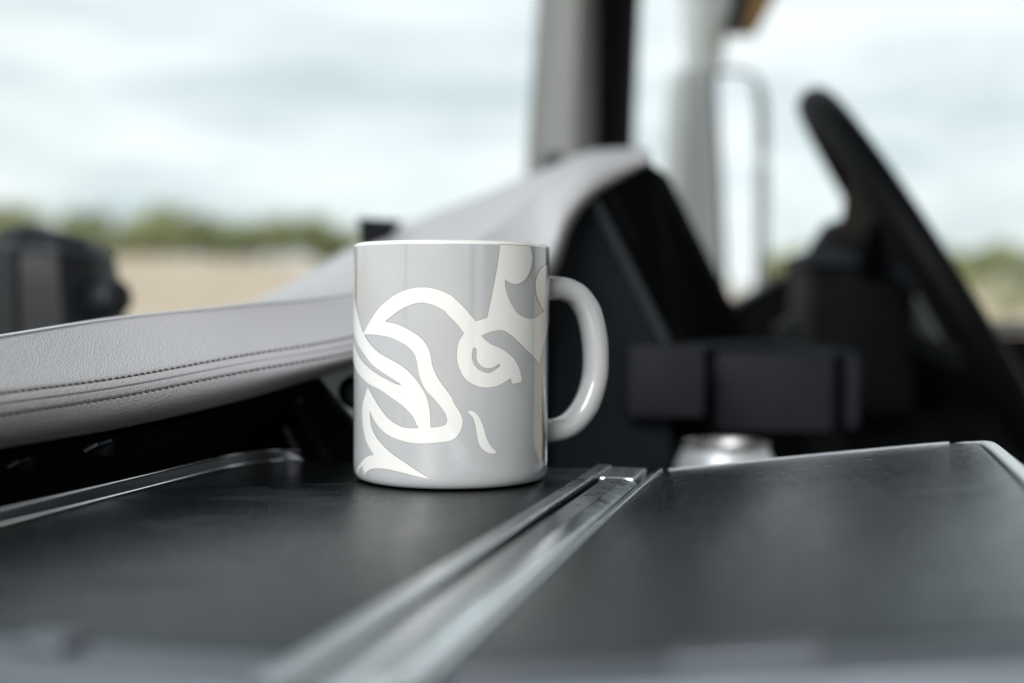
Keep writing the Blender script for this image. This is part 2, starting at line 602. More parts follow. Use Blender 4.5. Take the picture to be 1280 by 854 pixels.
# columns of the padded surface: under edge, lower stitch, upper stitch, ridge, back edge
NET = [
 [(-260, 620, .375), (-260, 566, .355), (-260, 530, .36), (-260, 457, .385), (-260, 470, .55)],
 [(-120, 588, .415), (-120, 541, .395), (-120, 510, .40), (-120, 437, .43), (-120, 446, .65)],
 [(0, 562, .455), (0, 520, .44), (0, 492, .445), (0, 418, .48), (0, 428, .75)],
 [(150, 536, .515), (150, 496, .495), (150, 472, .50), (150, 395, .545), (150, 404, .85)],
 [(300, 501, .575), (300, 466, .55), (300, 445, .558), (300, 380, .60), (306, 381, .95)],
 [(441, 459, .635), (441, 440, .605), (441, 421, .615), (441, 364, .67), (441, 309, 1.05)],
 [(560, 425, .70), (555, 405, .67), (550, 388, .68), (545, 330, .75), (535, 268, 1.15)],
 [(648, 385, .76), (640, 362, .73), (632, 345, .75), (618, 285, .83), (605, 243, 1.25)],
 [(692, 342, .80), (683, 325, .78), (675, 305, .80), (658, 250, .88), (650, 223, 1.28)],
 [(714, 282, .83), (705, 270, .815), (697, 255, .83), (685, 222, .92), (690, 207, 1.25)],
 [(742, 246, .86), (733, 236, .845), (726, 224, .86), (722, 202, .95), (732, 190, 1.15)],
 [(774, 225, .895), (770, 217, .885), (766, 208, .89), (760, 194, .955), (762, 186, 1.08)],
 [(814, 204, .93), (815, 200, .92), (815, 196, .925), (813, 190, .96), (806, 184, 1.02)],
]
for c in NET:      # belly of the roll between lower stitch and under edge
    (ux, uy, ud), (lx, ly, ld) = c[0], c[1]
    c.insert(1, (lx + .62 * (ux - lx), ly + .62 * (uy - ly), ld + .0030))
cols = []
for c in NET:
    w = [at(*q) for q in c]            # under, belly, lower stitch, upper stitch, ridge, back
    cols.append(w[:4] + [w[3].lerp(w[4], .35), w[3].lerp(w[4], .72), w[3].lerp(w[4], .92), w[4] + Vector((0, 0, -.0006)), w[4].lerp(w[5], .10) + Vector((0, 0, .0004)), w[4].lerp(w[5], .35), w[5]])
nrow = len(cols[0])
NS = 12
rows = [catmull([c[r] for c in cols], NS) for r in range(nrow)]       # rows[r][s]
S = len(rows[0])
ROWN = 5
def dash_pt(s, t):
    """surface point; s is a column index 0..S-1, t runs 0..nrow-1"""
    i = max(0, min(S - 2, int(s)))
    f = s - i
    col = [rows[r][i].lerp(rows[r][i + 1], f) for r in range(nrow)]
    k = max(0, min(nrow - 2, int(t)))
    u = t - k
    a = col[k - 1] if k else col[0] * 2 - col[1]
    b, c = col[k], col[k + 1]
    d = col[k + 2] if k + 2 < nrow else col[-1] * 2 - col[-2]
    return 0.5 * (2 * b + (c - a) * u + (2 * a - 5 * b + 4 * c - d) * u * u + (3 * b - a - 3 * c + d) * u ** 3)
def dash_n(s, t):
    e = 0.02
    a = dash_pt(min(s + .3, S - 1), t) - dash_pt(max(s - .3, 0), t)
    b = dash_pt(s, t + e) - dash_pt(s, t - e)
    n = a.cross(b).normalized()
    return n if n.dot(CAM - dash_pt(s, t)) > 0 else -n
TS = [k / ROWN for k in range(ROWN * (nrow - 1) + 1)]
SEAM_T = 2.52
def pinch(t):
    """leather pulled in along the two stitch lines and the seam between them"""
    return -0.0006 * (math.exp(-((t - 2.0) / .05) ** 2) + math.exp(-((t - 3.0) / .05) ** 2)) - 0.0010 * math.exp(-((t - SEAM_T) / .035) ** 2)
TS = sorted(set(TS + [SEAM_T + d for d in (-.14, -.09, -.05, -.025, 0, .025, .05, .09, .14)] + [2 + d for d in (-.09, -.05, .05, .09)] + [3 + d for d in (-.09, -.05, .05, .09)]))
surf = []
under = [rows[0][i] + Vector((-0.012, 0.03, 0.006)) for i in range(S)]
surf.append(under)
for t in TS:
    d = pinch(t)
    surf.append([dash_pt(i, t) + (dash_n(i, t) * d if d < -1e-5 and i < NS * 7.5 else Vector((0, 0, 0))) for i in range(S)])
surf.append([rows[-1][i] + Vector((-0.03, 0.03, -0.06)) for i in range(S)])
surf.append([rows[-1][i] + Vector((-0.04, 0.05, -0.40)) for i in range(S)])
finish('padded_top', grid_bm(surf), M['dash_leather'], DASH, angle=0)
# stitches: short thread capsules, too small to pick apart singly
def stitch_row(name, t, pitch, length, rad, a, b):
    bm = bmesh.new()
    s = a
    while s < b:
        p0 = dash_pt(s, t)
        p1 = dash_pt(s + 0.1, t)
        step = (p1 - p0).length / 0.1
        q = dash_pt(s + length / step, t)
        n0, n1 = dash_n(s, t), dash_n(s + length / step, t)
        A, B = p0 - n0 * 0.0008, q - n1 * 0.0008
        mid = (A + B) / 2 + n0 * 0.0009
        sweep([A, A.lerp(mid, .6), mid, mid.lerp(B, .4), B], lambda i, n: [(rad * math.cos(j * 1.2566), rad * math.sin(j * 1.2566)) for j in range(5)], bm, up=n0)
        s += pitch * random.uniform(.93, 1.07) / step
    return finish(name, bm, M['thread'], DASH, kind='stuff')
stitch_row('stitching', 2.0, .0034, .0024, .0005, NS * 1.2, NS * 6.2)
stitch_row('stitching', 3.0, .0034, .0024, .0005, NS * 1.2, NS * 6.2)
path = [dash_pt(s / 2, SEAM_T) - dash_n(s / 2, SEAM_T) * 0.0011 for s in range(NS * 2, NS * 13)]
finish('seam', sweep(path, circ(.00035, 6)), M['thread'], DASH)

# black recess below the leather lip
R0 = [at(*q) for q in [(-260, 600, .40), (-120, 575, .44), (0, 553, .48), (150, 527, .54), (300, 492, .60), (441, 450, .66), (560, 415, .73), (690, 340, .83)]]
R1 = [at(*q) for q in [(-260, 650, .43), (-120, 615, .47), (0, 592, .505), (150, 562, .565), (300, 530, .625), (441, 500, .69), (560, 480, .76), (690, 430, .85)]]
R2 = [at(*q) for q in [(-260, 760, .50), (-120, 720, .54), (0, 690, .58), (150, 670, .64), (300, 650, .70), (441, 660, .76), (560, 670, .80), (690, 680, .86)]]
finish('recess_panel', grid_bm([catmull(R0, 5), catmull(R1, 5), catmull(R2, 5)]), M['black'], DASH)
# ledge moulding under the lip, with two small clips
L0 = [at(*q) for q in [(-120, 608, .425), (0, 585, .465), (60, 574, .485), (150, 556, .525), (240, 533, .568), (330, 500, .62)]]
finish('lower_moulding', sweep(catmull(L0, 5), rect(.012, .010)), M['display'], DASH)
def clip(px, py, D, sc):
    bm = pbox(px - 16 * sc, py - 5 * sc, px + 16 * sc, py + 12 * sc, D, .008, .001)
    c = finish('clip', bm, M['black'], DASH)
    a, b = at(px - 14 * sc, py + 5 * sc, D - .003), at(px + 3 * sc, py - 4 * sc, D - .003)
    finish('lever', sweep([a, b], rect(.0022, .0012)), M['slate_light'], c)
    a, b = at(px + 5 * sc, py - 4 * sc, D - .002), at(px + 20 * sc, py - 9 * sc, D - .001)
    finish('lever', sweep([a, b], rect(.0018, .0010)), M['slate'], c)
clip(120, 559, .495, 1.0)
clip(22, 580, .462, .8)

# slanting console cheek behind the tray, edged with thin beads
poly = [at(338, 492, .665), at(392, 470, .67), at(456, 545, .675), at(456, 600, .675), at(384, 600, .66)]
cheek = finish('console_cheek', slab(poly, Vector((-.01, .03, 0))), M['black'], DASH, smooth=False)
finish('bead', sweep([at(338, 492, .66), at(352, 525, .66), at(384, 594, .655)], circ(.0016, 8)), M['slate_light'], cheek)
finish('bead', sweep([at(391, 470, .665), at(420, 503, .668), at(456, 543, .67)], circ(.0018, 8)), M['slate_light'], cheek)
finish('rib', sweep([at(362, 494, .655), at(420, 590, .655)], rect(.012, .004)), M['black'], cheek)
finish('screw', lathe(at(371, 498, .648), [(0, .0012), (.0022, .0009), (.0026, 0), (.0026, -.003)], 16, axis=Vector((0, -1, .3))), M['slate_light'], cheek)
poly = [at(396, 468, .630), at(462, 446, .636), at(462, 545, .636)]
plate = finish('vent_plate', slab(poly, Vector((0, .006, 0))), M['vent'], DASH, smooth=False)
finish('vent_ring', lathe(at(443, 490, .626), [(.0048, 0), (.0062, .002), (.0078, .0016), (.0084, -.001), (.0084, -.004)], 28, axis=Vector((-.25, -1, .1))), M['black'], plate)
finish('vent_core', lathe(at(443, 490, .628), [(0, 0), (.0055, 0), (.0055, -.003)], 24, axis=Vector((-.25, -1, .1))), M['slate'], plate)

# instrument hood: slate side, light edge bead, black display face
poly = [at(690, 352, .84), at(712, 288, .855), at(738, 243, .875), at(750, 236, .875), at(838, 430, .90), at(838, 470, .90), at(842, 700, .90), at(620, 700, .84), at(630, 420, .82)]
hood = finish('hood_side', slab(poly, Vector((.03, .12, 0))), M['slate'], DASH, smooth=False)
finish('edge_bead', sweep([at(741, 250, .868), at(790, 345, .882), at(832, 428, .893)], circ(.0034, 10)), M['slate_light'], hood)
poly = [at(747, 238, .872), at(812, 203, .935), at(922, 418, 1.06), at(930, 560, 1.06), at(852, 560, .90), at(841, 432, .897)]
finish('display_face', slab(poly, Vector((.02, .05, -.005))), M['display'], DASH, smooth=False)
finish('display_rim', sweep([at(757, 236, .873), at(800, 325, .90), at(848, 424, .92)], circ(.0028, 8)), M['rubber'], DASH)
# compartment below the display: short end, main flap, end cap, slate top lip
cb = finish('compartment', pbox(784, 434, 1078, 545, .945, .14, .006, yaw=.05), M['black'], DASH)
finish('flap', pbox(784, 432, 882, 522, .868, .03, .003, yaw=.05), M['flap'], cb)
finish('flap', pbox(894, 440, 1044, 540, .93, .02, .003, yaw=.05), M['flap'], cb)
finish('flap', pbox(1060, 446, 1076, 536, .935, .02, .003, yaw=.05), M['flap'], cb)
finish('top_lip', sweep([at(866, 434, .925), at(930, 431, .93), at(1000, 437, .94), at(1066, 445, .95)], circ(.005, 10, .0035)), M['slate'], cb)
finish('latch', pbox(838, 428, 866, 446, .915, .02, .002), M['black'], cb)
finish('lower_console', box_bm(at(840, 690, 1.00), XYZ, (.22, .13, .04), .006), M['black'], DASH)
# small bits on the dash top
finish('dash_knob', lathe(at(692, 200, 1.20), [(0, .007), (.008, .006), (.011, .002), (.011, -.012)], 20), M['slate_light'], DASH)

# sensor and dark housing standing behind the dash pad
sroot = thing('windscreen_sensor', 'small black wedge sensor on the dash top behind the mug rim', 'sensor', at(470, 320, 1.0))
poly = [at(447, 272, .98), at(499, 275, 1.0), at(480, 300, 1.0), at(452, 318, .98)]
finish('body', slab(poly, Vector((.0, .03, 0))), M['device'], sroot, smooth=False)
finish('foot', pbox(452, 300, 480, 330, 1.005, .02, .001), M['black'], sroot)

def housing():
    base = at(62, 470, 1.03)
    t = thing('device_housing', 'dark grey rounded housing with a side knob behind the left dash edge', 'device', base)
    bm = bmesh.new()
    prof = [(-1.0, 1.06), (.0, 1.04), (.5, .99), (.72, .94), (.86, .86), (.95, .74), (.99, .58), (1.01, .3)]
    z0, z1 = at(60, 420, 1.0).z, at(60, 279, 1.0).z
    hx = (at(126, 400, 1.0).x - at(-12, 400, 1.0).x) / 2
    cx = (at(126, 400, 1.0).x + at(-12, 400, 1.0).x) / 2
    plan = [(-1, -.5), (-.93, -.75), (-.35, -1.0), (-.25, -.93), (.42, -.86), (.5, -.95), (.92, -.5), (1, -.3), (1, .7), (.7, 1), (-.7, 1), (-1, .7)]
    rings = []
    for f, s in prof:
        z = z0 + (z1 - z0) * f
        lean = -.006 * f
        rings.append([bm.verts.new((cx + lean + a * hx * s, 1.03 + b * .05 * s, z - .004 * (a + 1) * max(0, f))) for a, b in plan])
    for A, B in zip(rings, rings[1:]):
        for j in range(len(plan)):
            k = (j + 1) % len(plan)
            bm.faces.new((A[j], A[k], B[k], B[j]))
    bm.faces.new(rings[-1])
    bm.faces.new(rings[0][::-1])
    finish('shell', bm, M['device'], t, angle=28)
    kb = at(138, 373, 1.0)
    finish('knob', lathe(kb, [(0, .015), (.008, .014), (.0135, .010), (.0155, .003), (.0155, -.008), (.013, -.014), (.013, -.03)], 28, axis=Vector((.75, -.55, .1))), M['device'], t)
    cap = [Vector((cx - .005 + a * hx * .90, 1.03 + b * .045, z0 + (z1 - z0) * .80 - .0032 * (a + 1))) for a, b in plan]
    finish('cap_band', sweep([q for q in cap[:9]], circ(.003, 8)), M['slate_light'], t)
housing()

# ------------------------------------------------------------------ unseen cab shell added to block stray light: roof, floor, walls
VF = Vector((-math.cos(.28), math.sin(.28), 0))       # vehicle forward
VL = Vector((math.sin(.28), math.cos(.28), 0))        # across the cab, towards the driver door
def cab(f, l, z):
    return at(640, 385, .54) * 0 + Vector((0.15, .54, 0)) + VF * f + VL * l + Vector((0, 0, z))
def shell(name, pts, back, mat):
    o = finish(name, slab([cab(*q) for q in pts], back), mat, None, smooth=False, kind='structure')
    return o
shell('added_roof', [(.38, 1.25, .86), (.38, -1.05, .86), (-1.3, -1.05, .86), (-1.3, 1.25, .86)], Vector((0, 0, .06)), M['headliner'])
shell('added_floor', [(.9, 1.25, -.75), (.9, -1.05, -.75), (-1.3, -1.05, -.75), (-1.3, 1.25, -.75)], Vector((0, 0, -.06)), M['black'])
shell('added_rear_wall', [(-1.3, 1.25, -.75), (-1.3, -1.05, -.75), (-1.3, -1.05, .86), (-1.3, 1.25, .86)], VF * -.06, M['headliner'])
shell('added_front_wall', [(.75, 1.25, -.75), (.75, -1.05, -.75), (.75, -1.05, -.08), (.75, 1.25, -.08)], VF * .06, M['black'])
shell('added_passenger_door', [(.8, -1.05, -.75), (-1.3, -1.05, -.75), (-1.3, -1.05, -.10), (.8, -1.05, -.10)], VL * -.06, M['black'])

shell('added_passenger_pillar', [(.98, -1.05, -.10), (.88, -1.05, -.10), (.66, -1.05, .86), (.76, -1.05, .86)], VL * -.06, M['headliner'])  # unseen pillars, added to give the mug dark vertical reflections
shell('added_rear_pillar', [(-.68, -1.05, -.10), (-.84, -1.05, -.10), (-.84, -1.05, .86), (-.68, -1.05, .86)], VL * -.06, M['headliner'])

# ------------------------------------------------------------------ windscreen pillar, glass, door
PIL = thing('windscreen_pillar', 'grey windscreen pillar with a black rubber seal on its right side', 'pillar', at(720, 230, 1.6))
def strip(pts_top, pts_bot, n=8):
    return grid_bm([[a.lerp(b, k / n) for a, b in zip(pts_top, pts_bot)] for k in range(n + 1)])
top = [at(683, -160, 1.70), at(681, -160, 1.62), at(700, -160, 1.575), at(730, -160, 1.56), at(744, -160, 1.58), at(752, -160, 1.62)]
bot = [at(656, 260, 1.70), at(654, 260, 1.62), at(676, 260, 1.575), at(712, 260, 1.56), at(742, 260, 1.58), at(750, 260, 1.62)]
finish('trim_panel', strip(top, bot), M['trim_grey'], PIL)
top = [at(740, -160, 1.62), at(748, -160, 1.59), at(782, -160, 1.60), at(806, -160, 1.64), at(808, -160, 1.72)]
bot = [at(738, 260, 1.62), at(746, 260, 1.59), at(768, 260, 1.60), at(788, 260, 1.64), at(790, 260, 1.72)]
finish('seal', strip(top, bot), M['rubber'], PIL)

ws = [at(668, 300, 1.66), at(430, 330, 1.58), at(140, 360, 1.40), at(-250, 400, 1.10)]
lean = Vector((.10, -.12, 1.0))
lo = catmull([p + Vector((0, 0, -.10)) for p in ws], 8)
glass_bm = grid_bm([[p + lean * (z * .9) for p in lo] for z in (0, .35, .75, 1.1)])
tag(finish('windscreen', glass_bm, M['glass'], None, angle=0), 'clear windscreen glass left of the pillar with the field behind it', 'windscreen')
DOOR = thing('cab_door', 'black driver door with pale window sill behind the steering wheel', 'door', at(1100, 600, 1.72))
a, b = at(795, 420, 1.74), at(1600, 420, 1.60)
gl = grid_bm([[a + Vector((0, 0, z)), b + Vector((0, 0, z))] for z in (0, .35, .75)])
finish('window_pane', gl, M['glass'], DOOR, angle=0)
poly = [at(700, 420, 1.70), at(880, 402, 1.70), at(905, 388, 1.70), at(1000, 336, 1.69), at(1050, 326, 1.69), at(1120, 400, 1.68), at(1220, 418, 1.66), at(1600, 420, 1.60), at(1600, 1200, 1.60), at(700, 1200, 1.70)]
finish('door_panel', slab(poly, Vector((.01, .06, 0))), M['black'], DOOR, smooth=False)
finish('window_sill', sweep([at(1140, 412, 1.655), at(1225, 409, 1.645), at(1600, 405, 1.59)], circ(.012, 10, .008)), M['trim_grey'], DOOR)
finish('trim_edge', sweep([at(880, 402, 1.69), at(905, 386, 1.69), at(1000, 334, 1.68), at(1050, 324, 1.68)], circ(.005, 8)), M['slate_light'], DOOR)

# ------------------------------------------------------------------ door mirror outside
MIR = thing('door_mirror', 'tall white door mirror housing outside the side window', 'mirror', at(868, 420, 2.0))
def loft_px(rings, bm=None):
    bm = bm or bmesh.new()
    V = [[bm.verts.new(at(*q)) for q in r] for r in rings]
    k = len(V[0])
    for A, B in zip(V, V[1:]):
        for j in range(k):
            bm.faces.new((A[j], A[(j + 1) % k], B[(j + 1) % k], B[j]))
    bm.faces.new(V[0][::-1])
    bm.faces.new(V[-1])
    return bm
def hring(y, xl, xr, D):
    return [(xl, y, D + .06), (xl - 4, y, D + .03), (xl, y, D), (xl + .3 * (xr - xl), y, D - .035), (xl + .75 * (xr - xl), y, D - .04), (xr, y, D - .02), (xr + 3, y, D + .02), (xr, y, D + .06)]
finish('housing', loft_px([hring(84, 852, 884, 2.0), hring(90, 842, 890, 2.0), hring(105, 837, 893, 2.0), hring(200, 832, 897, 2.0), hring(300, 828, 902, 2.0), hring(400, 826, 907, 2.0), hring(440, 832, 900, 2.0)]), M['mirror_white'], MIR)
gpoly = [at(897, 96, 2.0), at(930, 98, 2.11), at(948, 112, 2.17), at(954, 150, 2.19), at(953, 260, 2.19), at(950, 420, 2.18), at(911, 430, 2.05)]
finish('mirror_glass', slab(gpoly, Vector((-.004, .012, 0))), M['mirror_glass'], MIR, smooth=False)
rim = catmull([at(893, 92, 1.98), at(912, 89, 2.04), at(934, 92, 2.11), at(950, 106, 2.16), at(957, 150, 2.185), at(957, 260, 2.185), at(954, 430, 2.175)], 5)
finish('mirror_frame', sweep(rim, circ(.0042, 8)), M['black'], MIR)
finish('frame_edge', sweep([at(893, 92, 1.965), at(899, 200, 1.965), at(904, 300, 1.965), at(909, 420, 1.965)], circ(.0042, 8)), M['slate'], MIR)
finish('neck', loft_px([hring(92, 858, 900, 2.02), hring(40, 856, 908, 2.02), hring(20, 856, 925, 2.02), hring(-60, 850, 945, 2.02)]), M['mirror_white'], MIR)
lp = thing('marker_lamp', 'orange lens in a dark lamp holder above the door mirror', 'lamp', at(940, 30, 1.98))
poly = [at(914, 38, 1.97), at(934, -70, 1.97), at(952, -70, 1.97), at(930, 40, 1.97)]
finish('holder', slab(poly, Vector((0, .04, 0))), M['black'], lp, smooth=False)
poly = [at(930, 40, 1.965), at(952, -70, 1.965), at(998, -70, 1.965), at(962, 12, 1.965), at(946, 42, 1.965)]
finish('lens', slab(poly, Vector((0, .03, 0))), M['orange'], lp, smooth=False)

# ------------------------------------------------------------------ steering wheel and column
WC = at(1160, 362, 1.30)
vr = (WC - CAM).normalized()
side = vr.cross(Vector((0, 0, 1))).normalized()
upv = side.cross(vr).normalized()
th = math.radians(31.3)
wn = (side * math.cos(th) + upv * math.sin(th) + vr * 0.058).normalized()     # faces the driver
wt = (-side * math.sin(th) + upv * math.cos(th)).normalized()                 # towards the top of the rim
wt = (wt - wn * wt.dot(wn)).normalized()
wb = wn.cross(wt).normalized()
WHEEL = thing('steering_wheel', 'black leather steering wheel seen edge on at the right', 'steering wheel', WC)
RW = .222
path = [WC + (wt * math.cos(2 * math.pi * k / 72) + wb * math.sin(2 * math.pi * k / 72)) * RW for k in range(72)]
finish('rim', sweep(path, circ(.0155, 14, .0175), closed=True, up=wn), M['wheel'], WHEEL)
hubp = [(0, .0), (.05, -.003), (.085, -.010), (.108, -.024), (.112, -.042), (.10, -.066), (.075, -.088), (.05, -.11), (.045, -.14)]
finish('hub', lathe(WC - wn * .012, hubp, 40, axis=wn), M['wheel'], WHEEL)
for ang in (62, 118, 180, 242, 298):
    d = wt * math.cos(math.radians(ang)) + wb * math.sin(math.radians(ang))
    sp = [WC + d * .05 - wn * .055, WC + d * .10 - wn * .048, WC + d * .16 - wn * .028, WC + d * .205 - wn * .010, WC + d * (RW - .003)]
    sp = catmull(sp, 4)
    finish('spoke', sweep(sp, lambda i, n: [(a * (.034 - .010 * math.sin(math.pi * i / n)), b * .011) for a, b in ((-1, -1), (1, -1), (1.15, 0), (1, 1), (-1, 1), (-1.15, 0))], up=wn), M['wheel'], WHEEL)
COLM = thing('steering_column', 'black steering column shroud left of the steering wheel hub', 'steering column', at(1080, 500, 1.25))
bm = pbox(1012, 322, 1146, 520, 1.20, .18, .010, yaw=-.1)
finish('shroud', bm, M['black'], COLM)
finish('shroud_cap', pbox(1008, 312, 1150, 334, 1.19, .19, .006, yaw=-.1), M['slate'], COLM)
finish('lower_cover', pbox(1050, 440, 1240, 640, 1.27, .16, .02), M['black'], COLM)
finish('switch_stalk', sweep([at(1120, 335, 1.18), at(1134, 350, 1.165), at(1148, 356, 1.16)], circ(.006, 8)), M['slate'], COLM)

# ------------------------------------------------------------------ drink can beyond the tray
CAN = thing('drink_can', 'silver metal drink can standing behind the tray in shadow', 'can', at(906, 700, .84))
ct = at(907, 553, .84)
cb0 = Vector((ct.x, .84, ct.z - .115))
CAN.location = cb0
finish('body', lathe(cb0, [(0, .004), (.022, .004), (.025, 0), (.027, .003), (.0325, .012), (.033, .016), (.033, .098), (.0322, .102), (.0275, .1115)], 56), M['can_print'], CAN)
finish('lid', lathe(cb0, [(.0275, .1115), (.0283, .1142), (.0275, .1152), (.0265, .114), (.0255, .1095), (.02, .1105), (0, .1105)], 56), M['can'], CAN)
finish('pull_tab', sweep([cb0 + Vector((-.008, 0, .1122)), cb0 + Vector((.012, 0, .1122))], rect(.012, .001)), M['can'], CAN)

# ------------------------------------------------------------------ fold-out tray table
TH = math.radians(14.5)
TU = Vector((math.cos(TH), -math.sin(TH), 0))
TV = Vector((math.sin(TH), math.cos(TH), 0))
P0 = Vector((0.0672, 0.5699, 0))
TILT = .13
KU = (TU + Vector((0, 0, TILT))).normalized()
KN = KU.cross(TV).normalized()
def tl(u, v, z=0.0):          # left leaf and rail
    return P0 + TU * u + TV * v + Vector((0, 0, z))
def tr(u, v, z=0.0):          # right leaf, tilted up about the hinge
    return P0 + KU * u + TV * v + KN * z
TRAY = thing('folding_tray_table', 'black leather two leaf tray table with aluminium hinge rail under the mug', 'table', tl(-.03, -.16, -.012))
def rounded(pts, radii, n=6):
    out = []
    m = len(pts)
    for i, (p, r) in enumerate(zip(pts, radii)):
        p = Vector(p)
        if r <= 0:
            out.append(p)
            continue
        a = (Vector(pts[i - 1]) - p).normalized()
        b = (Vector(pts[(i + 1) % m]) - p).normalized()
        ang = a.angle(b)
        dd = r / math.tan(ang / 2)
        A, B = p + a * dd, p + b * dd
        for k in range(n + 1):
            t = k / n
            out.append(A * (1 - t) ** 2 + p * (2 * t * (1 - t)) + B * t * t)
    return out
def pad(name, fn, pts, radii, z, thick, mat, parent, e=.0012, label=None):
    o = rounded(pts, radii)
    m = len(o)
    bm = bmesh.new()
    cx = sum((p for p in o), Vector((0, 0))) / m
    def inset(d):
        res = []
        for i in range(m):
            t = (o[(i + 1) % m] - o[i - 1]).normalized()
            n = Vector((-t.y, t.x))
            if n.dot(cx - o[i]) < 0:
                n = -n
            res.append(o[i] + n * d)
        return res
    rings = []
    for d, zz in ((0, -thick), (0, -e), (e * .12, -e * .6), (e * .4, -e * .2), (e, 0)):
        rings.append([bm.verts.new(fn(p.x, p.y, z + zz)) for p in inset(d)])
    for A, B in zip(rings, rings[1:]):
        for j in range(m):
            k = (j + 1) % m
            bm.faces.new((A[j], A[k], B[k], B[j]))
    bm.faces.new(rings[-1])
    bm.faces.new(rings[0][::-1])
    return finish(name, bm, mat, parent, angle=30, label=label)
LL = pad('left_leaf', tl, [(-.188, -.326), (-.0302, -.326), (-.0302, 0), (-.168, -.0150), (-.188, -.040)], [.004, .002, .001, .006, .022], 0, .010, M['pad_black'], TRAY)
RL = pad('right_leaf', tr, [(.0006, -.326), (.134, -.326), (.134, -.004), (.118, .006), (.05, .004), (.0006, 0)], [.002, .004, .010, .01, .03, .001], 0, .010, M['pad_black'], TRAY, label='tilted right leaf with scuffed black leather')
# raised rim along the left leaf
rimp = [Vector(q) for q in [(-.190, -.340), (-.190, -.28), (-.190, -.2), (-.190, -.12), (-.190, -.062), (-.1885, -.042), (-.184, -.025), (-.177, -.0165), (-.168, -.0135)]]
rimp = catmull(rimp, 5)
def lip_ring(i, n):
    f = 1 - max(0, (i - n + 4)) * .18
    h = .0047 * f
    return [(.0020, -.009), (.0020, .0000), (.0012, h - .0004), (.0006, h), (-.0026, h), (-.0032, h - .0006), (-.0036, -.009)]
finish('edge_rim', sweep([tl(p.x, p.y, 0) for p in rimp], lip_ring), M['alu_dark'], LL, angle=30)
for du, dz in ((-.0004, .0046), (.0021, .0004)):
    finish('bright_edge', sweep([tl(p.x + du, p.y - du, dz) for p in rimp], circ(.0004, 6)), M['alu'], LL)
# front trims
fr = [tl(-.192, -.3352, -.002), tl(-.10, -.3352, -.002), tl(-.028, -.3352, -.002)]
def trim_ring(i, n):
    return [(.0070, .0012), (.0064, .0022), (-.0040, .0022), (-.0072, .0000), (-.0082, -.004), (-.0082, -.012), (.0070, -.012)]
finish('front_trim', sweep(fr, lambda i, n: [(-a, b) for a, b in trim_ring(i, n)]), M['trim_satin'], LL, angle=30)
finish('catch', box_bm(tl(-.083, -.334, .0012), (TU, TV, Vector((0, 0, 1))), (.006, .0050, .0014), .0012, 3), M['trim_satin'], LL)
fr = [tr(.004, -.3352, -.002), tr(.07, -.3352, -.002), tr(.139, -.3352, -.002)]
finish('front_trim', sweep(fr, lambda i, n: [(-a, b) for a, b in trim_ring(i, n)], up=KN), M['trim_satin'], RL, angle=30)
finish('catch', box_bm(tr(.062, -.334, .0008), (KU, TV, KN), (.014, .0050, .0012), .0011, 3), M['trim_satin'], RL)
# bright side trim of the right leaf
sp = [Vector(q) for q in [(.1376, -.338), (.1376, -.25), (.1376, -.15), (.1376, -.06), (.1370, -.018), (.1345, -.0065), (.129, .0015), (.122, .0050)]]
sp = catmull(sp, 4)
def side_ring(i, n):
    k = max(0.2, min(1.0, (n - i) / 9))
    d = (1 - k) * .0016
    return [(-.0024 * k, -.008), (-.0024 * k, .0002 - d), (-.0018 * k, .0008 - d), (.0022 * k, .0005 - d), (.0034 * k, -.0012 - d), (.0034 * k, -.008)]
finish('side_trim', sweep([tr(p.x, p.y, 0) for p in sp], lambda i, n: [(a, b) for a, b in side_ring(i, n)], up=KN), M['alu_light'], RL, angle=30)
finish('rear_edge', sweep([tr(.123, .0054, -.0008), tr(.110, .0064, -.0008), tr(.08, .0060, -.0008), tr(.05, .0050, -.0008), tr(.003, .0008, -.0008)], rect(.0006, .0022), up=KN), M['alu_satin'], RL, angle=30)
finish('hinge_edge', sweep([tr(-.0004, .0004, .0000), tr(-.0004, -.16, .0000), tr(-.0004, -.345, .0000)], circ(.0008, 10), up=KN), M['alu'], RL)
finish('hinge_cheek', sweep([tr(-.0032, .0004, -.0055), tr(-.0032, -.33, -.0055)], rect(.0030, .0090), up=KN), M['alu_satin'], RL, angle=30)
# hinge rail: outer rail with a long slot, centre strip, end blocks
HR = finish('hinge_rail', sweep([tl(-.0258, .0002, -.0035), tl(-.0258, -.352, -.0035)], lambda i, n: [(-.0036, -.006), (-.0036, .0042), (-.0032, .0050), (.0018, .0050), (.0026, .0044), (.0030, .0030), (.0030, -.006)][::-1] if False else [(.0036, -.006), (.0036, .0042), (.0031, .0050), (-.0026, .0050), (-.0032, .0044), (-.0032, -.006)]), M['alu_rail'], TRAY, angle=25)
finish('centre_strip', sweep([tl(-.0130, -.036, -.0042), tl(-.0130, -.352, -.0042)], lambda i, n: [(.0062, -.006), (.0062, .0044), (.0060, .0048), (-.0020, .0048), (-.0020, -.006)]), M['alu_rail'], HR, angle=20)
finish('rail_edge', sweep([tl(-.0231, -.0345, .0013), tl(-.0231, -.352, .0013)], circ(.0006, 8)), M['alu'], HR)
finish('strip_bevel', sweep([tl(-.0130, -.036, -.0042), tl(-.0130, -.352, -.0042)], lambda i, n: [(-.0022, -.006), (-.0022, .0047), (-.0068, .0034), (-.0076, .0024), (-.0078, -.006)]), M['alu'], HR, angle=20)  # lighter metal than the strip, standing in for its sky reflection
finish('slot_shade_strip', box_bm(tl(-.0219, -.195, -.0042), (TU, TV, Vector((0, 0, 1))), (.0006, .156, .0050)), M['black'], HR, smooth=False)  # black strip added so this side of the slot looks shaded
finish('slot_floor', box_bm(tl(-.0150, -.165, -.0105), (TU, TV, Vector((0, 0, 1))), (.0105, .18, .0016)), M['black'], HR, smooth=False)
